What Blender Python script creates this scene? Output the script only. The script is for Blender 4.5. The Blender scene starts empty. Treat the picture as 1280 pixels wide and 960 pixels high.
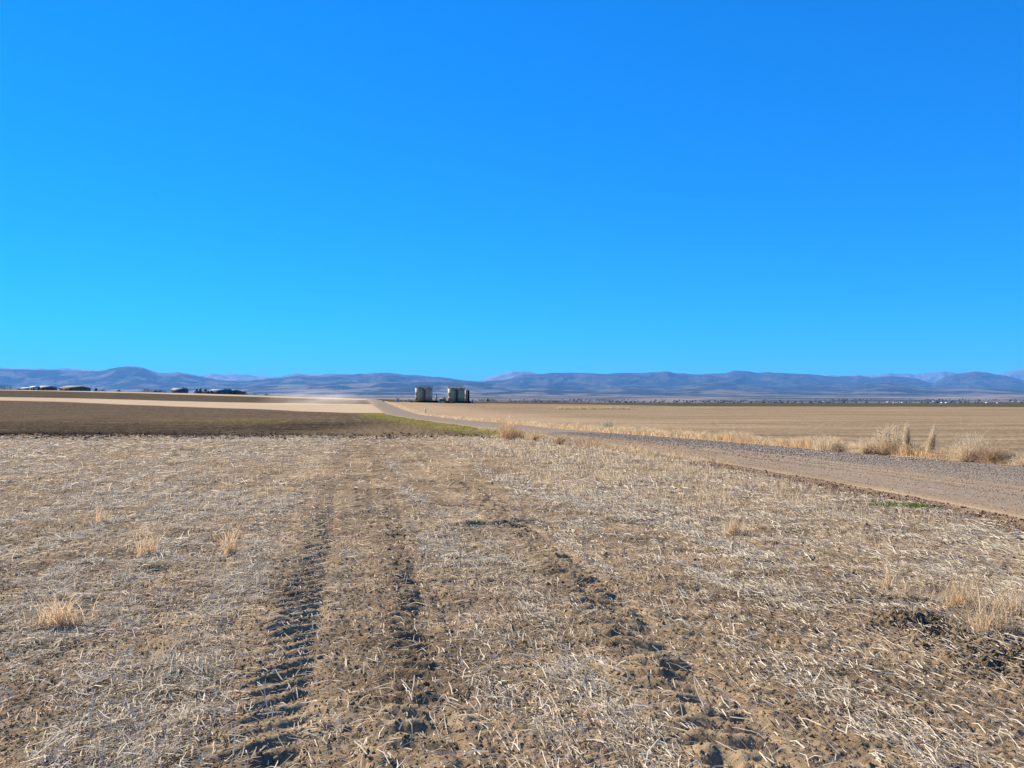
import bpy, math
import numpy as np

rng = np.random.default_rng(11)
S = bpy.context.scene
COL = S.collection
R = math.radians
EYE = 1.75
FPX = 995.0          # focal length in pixels of the 1280-wide frame (28 mm on a 36 mm sensor)
HORIZ = 496.0
AZ, EL = 55.0, 31.0  # sun: degrees left of the view direction, elevation

# ------------------------------------------------------------------ noise
_perm = rng.permutation(1024)
_perm = np.concatenate([_perm, _perm, _perm])
_ga = rng.uniform(0, 2*np.pi, 1024)
_gx, _gy = np.cos(_ga), np.sin(_ga)

def perlin(x, y):
    x = np.asarray(x, float); y = np.asarray(y, float)
    xi = np.floor(x).astype(np.int64); yi = np.floor(y).astype(np.int64)
    fx = x-xi; fy = y-yi
    u = fx*fx*fx*(fx*(fx*6-15)+10); v = fy*fy*fy*(fy*(fy*6-15)+10)
    xi &= 1023; yi &= 1023
    def g(ix, iy, dx, dy):
        h = _perm[_perm[ix & 1023] + (iy & 1023)]
        return _gx[h]*dx + _gy[h]*dy
    a = g(xi, yi, fx, fy); b = g(xi+1, yi, fx-1, fy)
    c = g(xi, yi+1, fx, fy-1); d = g(xi+1, yi+1, fx-1, fy-1)
    return 1.5*((a*(1-u)+b*u)*(1-v) + (c*(1-u)+d*u)*v)

def fbm(x, y, o=4, lac=2.03, gain=.5):
    s = 0; a = 1; t = 0
    for i in range(o):
        s = s + a*perlin(x+17.3*i, y-9.1*i); t += a
        x = x*lac; y = y*lac; a *= gain
    return s/t

def sstep(a, b, x):
    t = np.clip((x-a)/(b-a), 0, 1)
    return t*t*(3-2*t)

def lerp(a, b, t):
    return a+(b-a)*t

# ------------------------------------------------------------------ terrain
_P = np.array([(-40, .5), (0, 0), (20, -.28), (40, -.62), (60, -1.0), (100, -1.5), (150, -1.8), (220, -1.9),
               (340, -1.85), (480, -2.2), (600, -3.2), (800, -7), (1200, -18), (2000, -32), (5000, -45),
               (8000, -42), (12000, -10), (16000, 30), (20000, 80), (26000, 110), (70000, 200)], float)
_px = np.log(_P[:, 0]+60); _pz = _P[:, 1]
_h = np.diff(_px); _d = np.diff(_pz)/_h
_m = np.zeros(len(_px)); _m[0] = _d[0]; _m[-1] = _d[-1]
for _i in range(1, len(_px)-1):
    if _d[_i-1]*_d[_i] > 0:
        w1 = 2*_h[_i]+_h[_i-1]; w2 = _h[_i]+2*_h[_i-1]
        _m[_i] = (w1+w2)/(w1/_d[_i-1]+w2/_d[_i])

def base(Y):
    x = np.log(np.clip(Y, -39, 69000)+60)
    i = np.clip(np.searchsorted(_px, x)-1, 0, len(_h)-1)
    t = (x-_px[i])/_h[i]
    return ((1+2*t)*(1-t)**2*_pz[i] + t*(1-t)**2*_h[i]*_m[i] + t*t*(3-2*t)*_pz[i+1] + t*t*(t-1)*_h[i]*_m[i+1])

def macro(X, Y):
    X = np.asarray(X, float); Y = np.asarray(Y, float)
    bump = 8.2/(1+np.exp(np.clip((X+130)/62, -40, 40)))
    P = sstep(110, 420, Y)*(1-sstep(620, 1300, Y))
    return base(Y) + bump*P + .10*fbm(X/23+5, Y/31, 2)*sstep(8, 60, np.hypot(X, Y))

_Ys = np.exp(np.linspace(np.log(2.5), np.log(900), 4000))
def unproj(px, py):
    X = (px-640)/FPX*_Ys
    z = EYE-(py-HORIZ)/FPX*_Ys
    k = np.nonzero(z < macro(X, _Ys))[0]
    k = k[0] if len(k) else len(_Ys)-1
    return X[k], _Ys[k]

def line(pts):
    return np.array([unproj(*p) for p in pts])

# ------------------------------------------------------------------ layout lines, read from the picture onto the terrain
near_edge = line([(1280, 650), (1120, 617), (960, 590), (818, 566), (741, 553), (651, 541), (580, 532), (520, 524), (484, 518)])
far_edge = line([(1280, 583), (1060, 566), (960, 558), (880, 551), (812, 545), (730, 538), (655, 531.5), (580, 525)])
def xn(Y):
    a = np.interp(Y, near_edge[:, 1], near_edge[:, 0])
    s0 = (near_edge[1, 0]-near_edge[0, 0])/(near_edge[1, 1]-near_edge[0, 1])
    a = np.where(Y < near_edge[0, 1], near_edge[0, 0]+s0*(Y-near_edge[0, 1]), a)
    e = near_edge[-1]
    return np.where(Y > e[1], e[0]-.2*(Y-e[1]), a)
_yy = np.linspace(-10, 1200, 2421)
_xx = xn(_yy)
_k = np.ones(17)/17
_xs = np.convolve(np.pad(_xx, 8, mode='edge'), _k, 'valid'); _xs[:20] = _xx[:20]; _xs[-20:] = _xx[-20:]
def xn(Y):
    return np.interp(Y, _yy, _xs)
def road_w(Y):
    return np.interp(Y, [-10, 15, 24, 31, 43, 52, 88, 117, 600], [9.4, 9.2, 8.7, 7.8, 6.9, 6.7, 6.6, 6.4, 6.4])
def xf(Y):
    return xn(Y)+road_w(Y)

sb = line([(0, 500.5), (100, 502.5), (200, 507), (320, 511), (440, 516)])
st = line([(0, 496.5), (100, 498), (200, 501), (320, 503.5), (430, 505)])
def yline(L, X):
    o = np.argsort(L[:, 0]); return np.interp(X, L[o, 0], L[o, 1])

ruts = [  # polyline, half width, depth, lug skew
    (line([(318, 955), (345, 870), (362, 800), (378, 740), (392, 690), (402, 640), (410, 605), (418, 575)]), .20, .047, .35),
    (line([(534, 955), (522, 870), (513, 800), (505, 740), (495, 680), (485, 620), (474, 580), (462, 556)]), .155, .070, -.25),
    (line([(935, 955), (880, 895), (830, 840), (760, 760), (700, 706), (640, 655), (585, 612), (545, 585), (520, 562)]), .20, .098, -.35),
    (line([(640, 590), (600, 570), (560, 558), (520, 550), (480, 548), (430, 556)]), .34, .05, .2),
    (line([(455, 640), (452, 600), (448, 570), (440, 552)]), .24, .045, .3),
    (line([(560, 640), (535, 605), (510, 575), (490, 552)]), .24, .045, -.3),
    (line([(620, 630), (585, 600), (550, 572), (530, 556)]), .24, .045, -.3),
]
furrows = [line([(380, 618), (440, 622), (520, 631), (640, 637), (720, 645), (860, 650), (1000, 656), (1180, 668)]),
           line([(560, 660), (700, 652), (860, 656)])]

def poly_dist(L, X, Y):
    best = np.full(X.shape, 1e9); along = np.zeros(X.shape); side = np.zeros(X.shape); s0 = 0
    for a, b in zip(L[:-1], L[1:]):
        d = b-a; ln = np.hypot(*d); d = d/ln
        t = np.clip((X-a[0])*d[0]+(Y-a[1])*d[1], 0, ln)
        ox, oy = X-(a[0]+d[0]*t), Y-(a[1]+d[1]*t)
        q = np.hypot(ox, oy); k = q < best
        best = np.where(k, q, best); along = np.where(k, s0+t, along)
        side = np.where(k, np.sign(d[0]*oy-d[1]*ox)*q, side); s0 += ln
    return best, along, side

ROW = np.array([-.22, 1.0]); ROW /= np.hypot(*ROW)
mound = line([(1130, 775), (1180, 795), (1230, 815), (1279, 838)])
mound = np.vstack([mound, mound[-1]+(mound[-1]-mound[-2])*2])
bank = line([(695, 511.5), (785, 511.5)])

def track_mask(X, Y):
    m = np.zeros(X.shape)
    for L, hw, dep, sk in ruts:
        d, _, _ = poly_dist(L, X, Y)
        m = np.maximum(m, 1-sstep(hw*1.0, hw*2.3, d))
    return m

def micro(X, Y):
    """fine relief of the stubble, clods, ruts and road (metres)"""
    n = np.zeros(X.shape)
    k = (Y > -1) & (Y < 130)
    x, y = X[k], Y[k]
    road = sstep(-.1, .15, x-xn(y))*(1-sstep(-.15, .1, x-xf(y)))
    right = sstep(-.1, .2, x-xf(y))
    left = 1-sstep(-.3, .1, x-xn(y))
    w = fbm(x/.9, y/.9, 2)
    c1 = fbm(x/.20+.5*w, y/.15, 4, gain=.58)
    clod = np.abs(fbm(x/.11+30, y/.09, 3, gain=.6))
    rows = fbm((x*ROW[1]-y*ROW[0])/.35, (x*ROW[0]+y*ROW[1])/2.6, 3)
    fine = fbm(x/.045+9, y/.035, 3, gain=.7)
    trans = fbm(x/1.1+.3*w, y/.30+40, 3)
    soil = .020*c1+.018*clod+.022*w+.020*rows+.019*fine+.052*trans*sstep(3, 8, y)
    dark = sstep(51, 55, y)
    soil = soil + dark*(.15+.15*np.exp(-((y-55)/6)**2))*fbm(x/.6, y/.55, 4, gain=.65)
    tm = np.zeros(x.shape); rt = np.zeros(x.shape)
    for L, hw, dep, sk in ruts:
        ext = (x > L[:, 0].min()-1.2) & (x < L[:, 0].max()+1.2) & (y < L[:, 1].max()+1) & (y > L[:, 1].min()-1)
        xx, yy = x[ext], y[ext]
        d, al, sd = poly_dist(L, xx, yy)
        d = d + .05*fbm(xx/.25, yy/.25, 2); wob = .75+.6*fbm(al/.8, al*0+sk*9, 2)
        inn = 1-sstep(hw*.6, hw*1.25, d)
        lug = np.tanh(1.4*np.sin((al+sk*sd*1.6+.055*fbm(xx/.22, yy/.22, 2))*2*np.pi/.215))/.88
        on = sstep(-.35, .35, fbm(xx/.45+sk*7, yy/.9, 2)+.15)
        prof = -dep*.12*inn*wob + .66*dep*np.maximum(lug, -.6)*inn*(.4+.6*wob)*(.5+.5*on)*(.9+.6*fbm(xx/.22+9, yy/.22, 3)) + .22*dep*inn*np.abs(fbm(xx/.1, yy/.08, 3, gain=.65))
        prof += .12*dep*np.exp(-((d-hw*1.5)/(hw*.4))**2)*(1+2*fbm(xx/.3, yy/.3, 2))
        rt[ext] += prof; tm[ext] = np.maximum(tm[ext], 1-sstep(hw*1.0, hw*2.0, d))
    soil = soil*(1-.6*tm)+rt
    for L in furrows:
        d, al, sd = poly_dist(L, x, y)
        soil = soil - .13*np.exp(-(d/.12)**2)*(.6+.6*fbm(al/.6, al*0, 2)) + .03*np.exp(-((d-.2)/.12)**2)
    d, al, sd = poly_dist(mound, x, y)
    mk = np.exp(-(d/.33)**2)*np.exp(-np.maximum(0, 5.3-y)**2)
    soil = soil + mk*(.03+.10*np.abs(fbm(x/.3+.4*c1, y/.22, 4, gain=.7))+.07*fbm(x/.45, y/.3, 3)+.03*fine)
    # turned clods along the road verge
    vd = xn(y)-x
    vk = np.exp(-((vd-.5)/.45)**2)*(1-sstep(17, 24, y))
    soil = soil + vk*(.055*np.abs(fbm(x/.2+4+.5*c1, y/.16, 4, gain=.7))+.02*fine-.02)
    soil = soil + .07*np.exp(-((vd+.05)/.25)**2)          # graded berm
    g = (x-xn(y))/road_w(y)
    across = (g*road_w(y))
    rd = .012*fbm(x/.10, y/.09, 3, gain=.65)*(.5+g) + .03*fbm(across/.35, y/9, 2) + .06*np.sin(np.clip(g, 0, 1)*np.pi)
    rf = .05*fbm(x/.5, y/.4, 3)+.08*fbm(x/6, y/1.1, 2) + .12*np.exp(-((x-xf(y)-.6)/.6)**2)
    n[k] = (left*soil+road*rd+right*rf)*(1-sstep(100, 130, y))
    return n

def height(X, Y):
    return macro(X, Y)+micro(np.asarray(X, float), np.asarray(Y, float))

def cover(X, Y):
    """how much loose straw lies at a place, 0..1"""
    r = X*ROW[1]-Y*ROW[0]; a = X*ROW[0]+Y*ROW[1]
    p = .50+.95*fbm(r/.62+3, a/3.0, 4, gain=.6)+.42*fbm(X/4, Y/7+8, 2)+.35*fbm(X/1.6, Y/.7+3, 2)*sstep(4, 12, Y)
    p = .06+.94*sstep(.50, .88, p)*(1-.50*sstep(9, 24, Y))
    lane = sstep(.0, .5, poly_dist(np.vstack([(ruts[0][0]+ruts[1][0][:8])/2]), X, Y)[0]-.25)   # bare lane between the two wheel tracks
    p = p*(.22+.78*lane)*(1-.9*track_mask(X, Y))
    bare = np.exp(-(poly_dist(ruts[2][0]+np.array([.55, 0]), X, Y)[0]/.42)**2)
    p = p*(1-.85*bare)
    p = p*(1-.7*np.exp(-(poly_dist(mound, X, Y)[0]/.35)**2))
    p = p*(1-sstep(-1.0, -.25, X-xn(Y)))
    mid = sstep(12, 26, Y)*np.exp(-((X+3.5)/(.10*Y+1.0))**2)
    edge = sstep(40, 51, Y)*sstep(-.05, .35, fbm(X/1.5+4, Y/2.2, 3))
    return p*(1-.6*mid)*(1-.8*edge)*(1-sstep(49, 54, Y+5*fbm(X/2.2, Y/1.6, 3)))

# ------------------------------------------------------------------ albedo of the ground
def C(*a):
    return np.array(a)
SOIL, SOIL2 = C(.285, .202, .115), C(.145, .100, .058)
STRAW = C(.40, .31, .20)
DARK, DARK2 = C(.040, .029, .020), C(.115, .083, .052)
PALE, MOWN, MOWN2 = C(.42, .31, .19), C(.30, .215, .125), C(.165, .115, .066)
GRAVEL, TRACK, VERGE, BERM = C(.225, .178, .13), C(.26, .182, .11), C(.17, .108, .066), C(.38, .275, .16)
GREEN = C(.20, .165, .045)

def mix(a, b, t):
    return a*(1-t[..., None]) + b*t[..., None]

def albedo(X, Y):
    sh = X.shape
    out = np.empty(sh+(3,))
    k = Y < 900
    x, y = X[k], Y[k]
    f1 = fbm(x/1.6, y/1.6, 4); f2 = fbm(x/.25, y/.25, 3); f3 = fbm(x/9, y/14, 3)
    c = mix(SOIL, SOIL2, np.clip(.42+1.0*f1+.6*f2+.8*fbm(x/1.4, y/.8+7, 3), 0, 1))  # darker soil patches; the stretched noise also paints shade of hollows
    cv = np.zeros(x.shape); nk = y < 62
    cv[nk] = cover(x[nk], y[nk])
    c = mix(c, STRAW, np.clip(cv*sstep(9, 32, y)*(.75+.5*f2), 0, 1)*.75)
    c = c*(1+.38*sstep(10, 26, y)*np.clip(1.3*fbm(x/2.6+31, y/1.5, 4, gain=.6), -1, 1))[..., None]
    d = poly_dist(mound, x, y)[0]
    c = mix(c, C(.085, .058, .037), np.exp(-(d/.34)**2)*.65*(y < 12))
    # left dark ploughed field
    wr0 = x*ROW[1]-y*ROW[0]; wa0 = x*ROW[0]+y*ROW[1]
    ln0 = fbm(wr0/.8+8, wa0/40+.5*fbm(x/9, y/16, 2), 3, gain=.6)
    c = c*(1+.55*ln0*sstep(14, 26, y)*np.exp(-((x+4)/(.13*y+2))**2))[..., None]
    str1 = fbm(x/14+2, y/2.4, 4, gain=.6)
    dk = mix(DARK, DARK2, np.clip(.35+.9*str1+.5*f2+.55*sstep(75, 140, y), 0, 1))
    tex = fbm(x/.9, y/3.2, 5, gain=.8)
    dk = dk*np.clip(1+.95*tex, .35, 1.9)[..., None]
    dk = dk*(1-.35*np.exp(-((y-56)/3.5)**2))[..., None]
    gs = np.exp(-((y-112-.15*(x+45))/16)**2)*np.exp(-((x+42)/28)**2)
    dk = mix(dk, C(.21, .185, .05), np.clip(gs*(.05+2.4*fbm(x/22, y/2.2, 4, gain=.65)), 0, .8))
    wr = x*ROW[1]-y*ROW[0]; wa = x*ROW[0]+y*ROW[1]
    lanes = fbm(wr/1.1+8, wa/40+.5*fbm(x/9, y/16, 2), 3, gain=.6)
    mixed = mix(SOIL*.72, SOIL2*.85, np.clip(.5+1.5*lanes+.5*f2, 0, 1))
    dk = mix(dk, mixed, sstep(-20, -11, x+3*f1)*(1-sstep(75, 130, y))*.85)
    dk = dk*(1+.35*lanes*sstep(-60, -25, x))[..., None]
    vd = xn(y)-x
    jag = 1.4*fbm(x/2.5, y/2.5, 3)
    c = mix(c, dk, np.maximum(sstep(50.6, 53.6, y+1.6*jag+2.6*fbm(x/.7, y/.9, 3)), .6*sstep(40, 51, y)*sstep(-.05, .35, fbm(x/1.5+4, y/2.2, 3))))
    gm = sstep(.2, 1.2, vd)*(1-sstep(1.6+.015*y, 4.2+.015*y, vd+2.5*fbm(x/2, y/6, 3)))*sstep(46, 58, y)*(1-sstep(150, 200, y))
    c = mix(c, GREEN*(1+.35*f1[..., None]), np.clip(gm*(.62+.8*f2+.6*f3), 0, .9))
    # straw strip and upper field on the left rise
    b, t = yline(sb, x), yline(st, x)
    j = fbm(x/30, y/8, 3)
    c = mix(c, PALE*(1+.12*j[..., None]), sstep(b-6, b+2, y+4*j))
    up = mix(C(.07, .053, .034), C(.105, .08, .05), np.clip(.5+str1, 0, 1))
    up = up*np.clip(1+.5*tex, .5, 1.6)[..., None]
    c = mix(c, up, sstep(t-2, t+3, y+4*j))
    c = mix(c, PALE, sstep(372, 384, y+4*j)*(1-sstep(470, 480, y)))
    # right side
    dr = x-xf(y)
    right = sstep(-.15, .15, dr+.25*f2)
    st2 = fbm(x/40, y/2.2, 4, gain=.6); st3 = fbm(x/60+8, y/9, 3)
    rf = mix(MOWN, MOWN2, np.clip(.45+.9*st2+.6*st3, 0, 1))
    rf = rf*np.clip(1+.40*tex, .5, 1.5)[..., None]
    rf = mix(rf, C(.40, .27, .15), np.exp(-(dr/2.2)**2)*.6)
    rf = mix(rf, C(.42, .29, .17), sstep(60, 120, y)*(1-sstep(10, 30, dr))*.5)
    yb = np.interp(x, [-120, -60, 30, 60, 300], [300, 332, 332, 286, 280])
    rf = mix(rf, mix(C(.06, .05, .03), C(.10, .08, .05), np.clip(.5+st3, 0, 1)), sstep(yb-2, yb+2, y+3*st3))
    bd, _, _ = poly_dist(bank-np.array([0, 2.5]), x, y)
    rf = mix(rf, C(.10, .075, .045), np.exp(-(bd/2.2)**2))  # shade below the grass bank, painted as a dark strip in the ground colour
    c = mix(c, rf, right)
    # verge, berm and road
    vk = np.exp(-((vd-.55)/.5)**2)*(1-sstep(17, 26, y))
    c = mix(c, VERGE, np.clip(vk*1.1, 0, .95))
    g = (x-xn(y))/road_w(y)
    sg = np.clip(.5+1.0*f2, 0, 1)
    rd = mix(GRAVEL*.8, GRAVEL*1.2, sg)
    ban = fbm(g*7, y/25, 3)
    tr = np.clip((1-sstep(.30, .55, g+.12*ban))*(.65+.8*ban), 0, 1)*(1-sstep(45, 80, y)*.85)
    rd = mix(rd, TRACK*(1+.2*f1[..., None]), tr)
    road = sstep(-.12, .12, -vd+.2*f1)*(1-right)
    c = mix(c, rd, road)
    bm = np.exp(-((vd+.05)/(.16+.004*y))**2)*(.75+.8*f1)
    c = mix(c, BERM, np.clip(bm, 0, .9)*(1-.5*sstep(60, 200, y)))
    out[k] = c
    k = ~k
    x, y = X[k], Y[k]
    s1 = fbm(x/2600+3, y/900, 4, gain=.6); s2 = fbm(x/700, y/260+5, 3)
    c = mix(C(.06, .052, .04), C(.28, .22, .15), sstep(-.25, .35, s1+.35*s2))
    c = mix(c, C(.04, .045, .04), sstep(.1, .3, s2-.2*s1)*.7)
    out[k] = c
    return np.clip(out, .01, .9)

# ------------------------------------------------------------------ mesh and material helpers
def tag(o, label=None, cat=None, group=None, kind=None):
    for a, b in (('label', label), ('category', cat), ('group', group), ('kind', kind)):
        if b:
            o[a] = b
    return o

def mesh_obj(name, verts, faces, mat=None, parent=None, col=None, smooth=False, attr='tint'):
    verts = np.asarray(verts, np.float32); 
    me = bpy.data.meshes.new(name)
    me.vertices.add(len(verts)); me.vertices.foreach_set('co', verts.ravel())
    if isinstance(faces, np.ndarray):
        n, kk = faces.shape
        me.loops.add(n*kk); me.loops.foreach_set('vertex_index', faces.astype(np.int32).ravel())
        me.polygons.add(n); me.polygons.foreach_set('loop_start', np.arange(0, n*kk, kk, dtype=np.int32))
        me.polygons.foreach_set('loop_total', np.full(n, kk, np.int32))
    else:
        tot = [len(f) for f in faces]
        me.loops.add(sum(tot)); me.loops.foreach_set('vertex_index', [i for f in faces for i in f])
        me.polygons.add(len(faces)); me.polygons.foreach_set('loop_start', np.concatenate([[0], np.cumsum(tot)[:-1]]).astype(np.int32))
        me.polygons.foreach_set('loop_total', np.array(tot, np.int32))
    me.update(calc_edges=True)
    if smooth:
        me.polygons.foreach_set('use_smooth', np.ones(len(me.polygons), bool))
    if col is not None:
        a = me.attributes.new(attr, 'FLOAT_COLOR', 'POINT')
        c = np.ones((len(verts), 4), np.float32); c[:, :3] = col
        a.data.foreach_set('color', c.ravel())
    me.validate()
    if mat:
        me.materials.append(mat)
    o = bpy.data.objects.new(name, me); COL.objects.link(o)
    if parent:
        o.parent = parent
    return o

def empty(name, loc=(0, 0, 0), rz=0):
    o = bpy.data.objects.new(name, None); COL.objects.link(o)
    o.location = loc; o.rotation_euler = (0, 0, rz); o.empty_display_size = .2
    return o

class MB:
    def __init__(s): s.v = []; s.f = []
    def add(s, v, f):
        o = len(s.v); s.v += [tuple(p) for p in v]; s.f += [[i+o for i in q] for q in f]; return s
    def box(s, x0, x1, y0, y1, z0, z1):
        return s.add([(x0, y0, z0), (x1, y0, z0), (x1, y1, z0), (x0, y1, z0), (x0, y0, z1), (x1, y0, z1), (x1, y1, z1), (x0, y1, z1)],
                     [(0, 3, 2, 1), (4, 5, 6, 7), (0, 1, 5, 4), (1, 2, 6, 5), (2, 3, 7, 6), (3, 0, 4, 7)])
    def tube(s, a, b, r0, r1=None, n=10, cap=True):
        r1 = r0 if r1 is None else r1
        a = np.array(a, float); b = np.array(b, float); d = b-a; d /= np.linalg.norm(d)
        u = np.cross(d, (0, 0, 1) if abs(d[2]) < .9 else (1, 0, 0)); u /= np.linalg.norm(u); w = np.cross(d, u)
        t = np.arange(n)*2*np.pi/n
        ring = np.cos(t)[:, None]*u+np.sin(t)[:, None]*w
        v = np.vstack([a+ring*r0, b+ring*r1])
        f = [(i, (i+1) % n, n+(i+1) % n, n+i) for i in range(n)]
        if cap:
            f += [tuple(range(n))[::-1], tuple(range(n, 2*n))]
        return s.add(v, f)
    def lathe(s, prof, n=32, c=(0, 0)):
        t = np.arange(n)*2*np.pi/n; v = []; f = []
        for r, z in prof:
            v += [(c[0]+r*math.cos(a), c[1]+r*math.sin(a), z) for a in t]
        for k in range(len(prof)-1):
            f += [(k*n+i, k*n+(i+1) % n, (k+1)*n+(i+1) % n, (k+1)*n+i) for i in range(n)]
        f += [tuple(range(n))[::-1], tuple(range((len(prof)-1)*n, len(prof)*n))]
        return s.add(v, f)
    def build(s, name, mat, parent=None, smooth=False):
        return mesh_obj(name, np.array(s.v), s.f, mat, parent, smooth=smooth)

def new_mat(name, spec=0.0):
    m = bpy.data.materials.new(name); m.use_nodes = True
    nt = m.node_tree; b = nt.nodes['Principled BSDF']
    b.inputs['Specular IOR Level'].default_value = spec
    return m, nt, b

def plain(name, col, rough=.8, var=.25, scale=3.0, metal=0.0, bump=0.0):
    """painted or weathered surface: base colour broken up by two noises"""
    m, nt, b = new_mat(name, .2)
    tc = nt.nodes.new('ShaderNodeTexCoord')
    n = nt.nodes.new('ShaderNodeTexNoise'); n.inputs['Scale'].default_value = scale; n.inputs['Detail'].default_value = 6
    nt.links.new(tc.outputs['Object'], n.inputs['Vector'])
    r = nt.nodes.new('ShaderNodeValToRGB')
    r.color_ramp.elements[0].position = .3; r.color_ramp.elements[1].position = .7
    r.color_ramp.elements[0].color = (*[c*(1-var) for c in col], 1); r.color_ramp.elements[1].color = (*[min(1, c*(1+var)) for c in col], 1)
    nt.links.new(n.outputs['Fac'], r.inputs['Fac']); nt.links.new(r.outputs['Color'], b.inputs['Base Color'])
    b.inputs['Roughness'].default_value = rough; b.inputs['Metallic'].default_value = metal
    if bump:
        bp = nt.nodes.new('ShaderNodeBump'); bp.inputs['Strength'].default_value = bump; bp.inputs['Distance'].default_value = .05
        nt.links.new(n.outputs['Fac'], bp.inputs['Height']); nt.links.new(bp.outputs['Normal'], b.inputs['Normal'])
    return m

def tinted(name, rough=.85, trans=0.0, scale=0.0, amp=.3, bump=0.0):
    """colour from the mesh's own tint attribute, broken up by a fine noise"""
    m, nt, b = new_mat(name)
    at = nt.nodes.new('ShaderNodeAttribute'); at.attribute_name = 'tint'
    out = at.outputs['Color']
    if scale:
        tc = nt.nodes.new('ShaderNodeTexCoord')
        n = nt.nodes.new('ShaderNodeTexNoise'); n.inputs['Scale'].default_value = scale; n.inputs['Detail'].default_value = 5; n.inputs['Roughness'].default_value = .7
        nt.links.new(tc.outputs['Object'], n.inputs['Vector'])
        mr = nt.nodes.new('ShaderNodeMapRange'); mr.inputs['From Min'].default_value = .3; mr.inputs['From Max'].default_value = .7
        mr.inputs['To Min'].default_value = 1-amp; mr.inputs['To Max'].default_value = 1+amp
        nt.links.new(n.outputs['Fac'], mr.inputs['Value'])
        mx = nt.nodes.new('ShaderNodeVectorMath'); mx.operation = 'SCALE'
        nt.links.new(out, mx.inputs[0]); nt.links.new(mr.outputs['Result'], mx.inputs['Scale']); out = mx.outputs['Vector']
        if bump:
            bp = nt.nodes.new('ShaderNodeBump'); bp.inputs['Strength'].default_value = bump; bp.inputs['Distance'].default_value = .02
            nt.links.new(n.outputs['Fac'], bp.inputs['Height']); nt.links.new(bp.outputs['Normal'], b.inputs['Normal'])
    nt.links.new(out, b.inputs['Base Color'])
    b.inputs['Roughness'].default_value = rough
    if trans:
        tr = nt.nodes.new('ShaderNodeBsdfTranslucent'); nt.links.new(out, tr.inputs['Color'])
        ms = nt.nodes.new('ShaderNodeMixShader'); ms.inputs['Fac'].default_value = trans
        nt.links.new(b.outputs['BSDF'], ms.inputs[1]); nt.links.new(tr.outputs['BSDF'], ms.inputs[2])
        nt.links.new(ms.outputs['Shader'], nt.nodes['Material Output'].inputs['Surface'])
    return m

M_GROUND = tinted('soil', .95, scale=38, amp=.3, bump=.5)
M_FAR = tinted('hill_cover', .95)
M_STRAW = tinted('bleached_straw', .6, trans=.42)
M_GRASS = tinted('dry_grass', .7, trans=.5)
M_LEAF = tinted('foliage', .8, trans=.1)
M_STONE = tinted('pebble', .9)
M_TANK = plain('tan_tank_paint', (.45, .335, .20), .55, .1, .7)
M_TANKTOP = plain('tan_roof_paint', (.40, .30, .20), .55, .1, .7)
M_RUST = plain('rusty_steel', (.11, .06, .035), .8, .3, 2)
M_BLACK = plain('black_steel', (.012, .012, .013), .6, .2, 2)
M_STEEL = plain('grey_steel', (.32, .32, .31), .5, .2, 2)
M_WHITE = plain('white_paint', (.75, .73, .69), .6, .08, 2)
M_TANEQ = plain('tan_equipment_paint', (.42, .31, .19), .7, .2, 1)
M_WALL1 = plain('pale_siding', (.5, .46, .42), .8, .1, 1)
M_WALL2 = plain('brown_brick', (.24, .17, .13), .85, .25, 2)
M_ROOFG = plain('grey_shingle', (.17, .17, .20), .8, .2, 3)
M_ROOFB = plain('brown_shingle', (.16, .125, .105), .85, .2, 3)
M_GLASS = plain('dark_window', (.02, .025, .03), .15, .1, 1)
M_BARK = plain('bark', (.09, .065, .045), .9, .3, 6)

# ------------------------------------------------------------------ the ground: one fan-shaped sheet, cut along the field edges
APEX = 6.0
def geo(a, b, d):
    n = max(2, int(math.ceil(math.log((b+APEX)/(a+APEX))/d)))
    return np.exp(np.linspace(math.log(a+APEX), math.log(b+APEX), n, endpoint=False))-APEX
Yr = np.concatenate([geo(-5, 1.5, .05), geo(1.5, 3, .004), geo(3, 8, .0014), geo(8, 20, .0024), geo(20, 62, .004), geo(62, 320, .0085), geo(320, 60000, .016), [60000.]])
tc_ = np.arange(-.66, .6601, .0011)
so = np.exp(np.linspace(math.log(.664), math.log(2.2), 130))
Tc = np.concatenate([-so[::-1], tc_, so])
GX = Tc[None, :]*(Yr[:, None]+APEX); GY = np.repeat(Yr[:, None], len(Tc), 1)
nr, nc = GX.shape
fx, fy = GX.ravel(), GY.ravel()
GZ = np.empty(fx.size); GC = np.empty((fx.size, 3))
for i in range(0, fx.size, 400000):
    s = slice(i, i+400000)
    GZ[s] = height(fx[s], fy[s]); GC[s] = albedo(fx[s], fy[s])
far_rel = sstep(3000, 8000, fy)
GZ += far_rel*fbm(fx/3000, fy/1800, 3)*16
ZMIN = GZ.min()
i0 = (np.arange(nr-1)[:, None]*nc+np.arange(nc-1)[None, :]).ravel()
quads = np.stack([i0, i0+1, i0+nc+1, i0+nc], 1)
cx = (fx[quads[:, 0]]+fx[quads[:, 2]])/2; cy = (fy[quads[:, 0]]+fy[quads[:, 2]])/2
zone = np.zeros(len(quads), int)
zone[(cx > xn(cy)) & (cx < xf(cy))] = 1
zone[cx >= xf(cy)] = 2
zone[(zone == 0) & (cy > 52.3)] = 3
zone[cy > 900] = 4
ALLV = np.stack([fx, fy, GZ], 1)
for zi, nm in enumerate(['ground', 'dirt_road', 'mown_field', 'ploughed_field', 'plain']):
    q = quads[zone == zi]
    ids, inv = np.unique(q, return_inverse=True)
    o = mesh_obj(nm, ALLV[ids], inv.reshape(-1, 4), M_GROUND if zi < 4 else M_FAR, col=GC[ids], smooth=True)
    tag(o, kind='structure')
del GX, GY, GZ, GC, ALLV, quads, cx, cy

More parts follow.
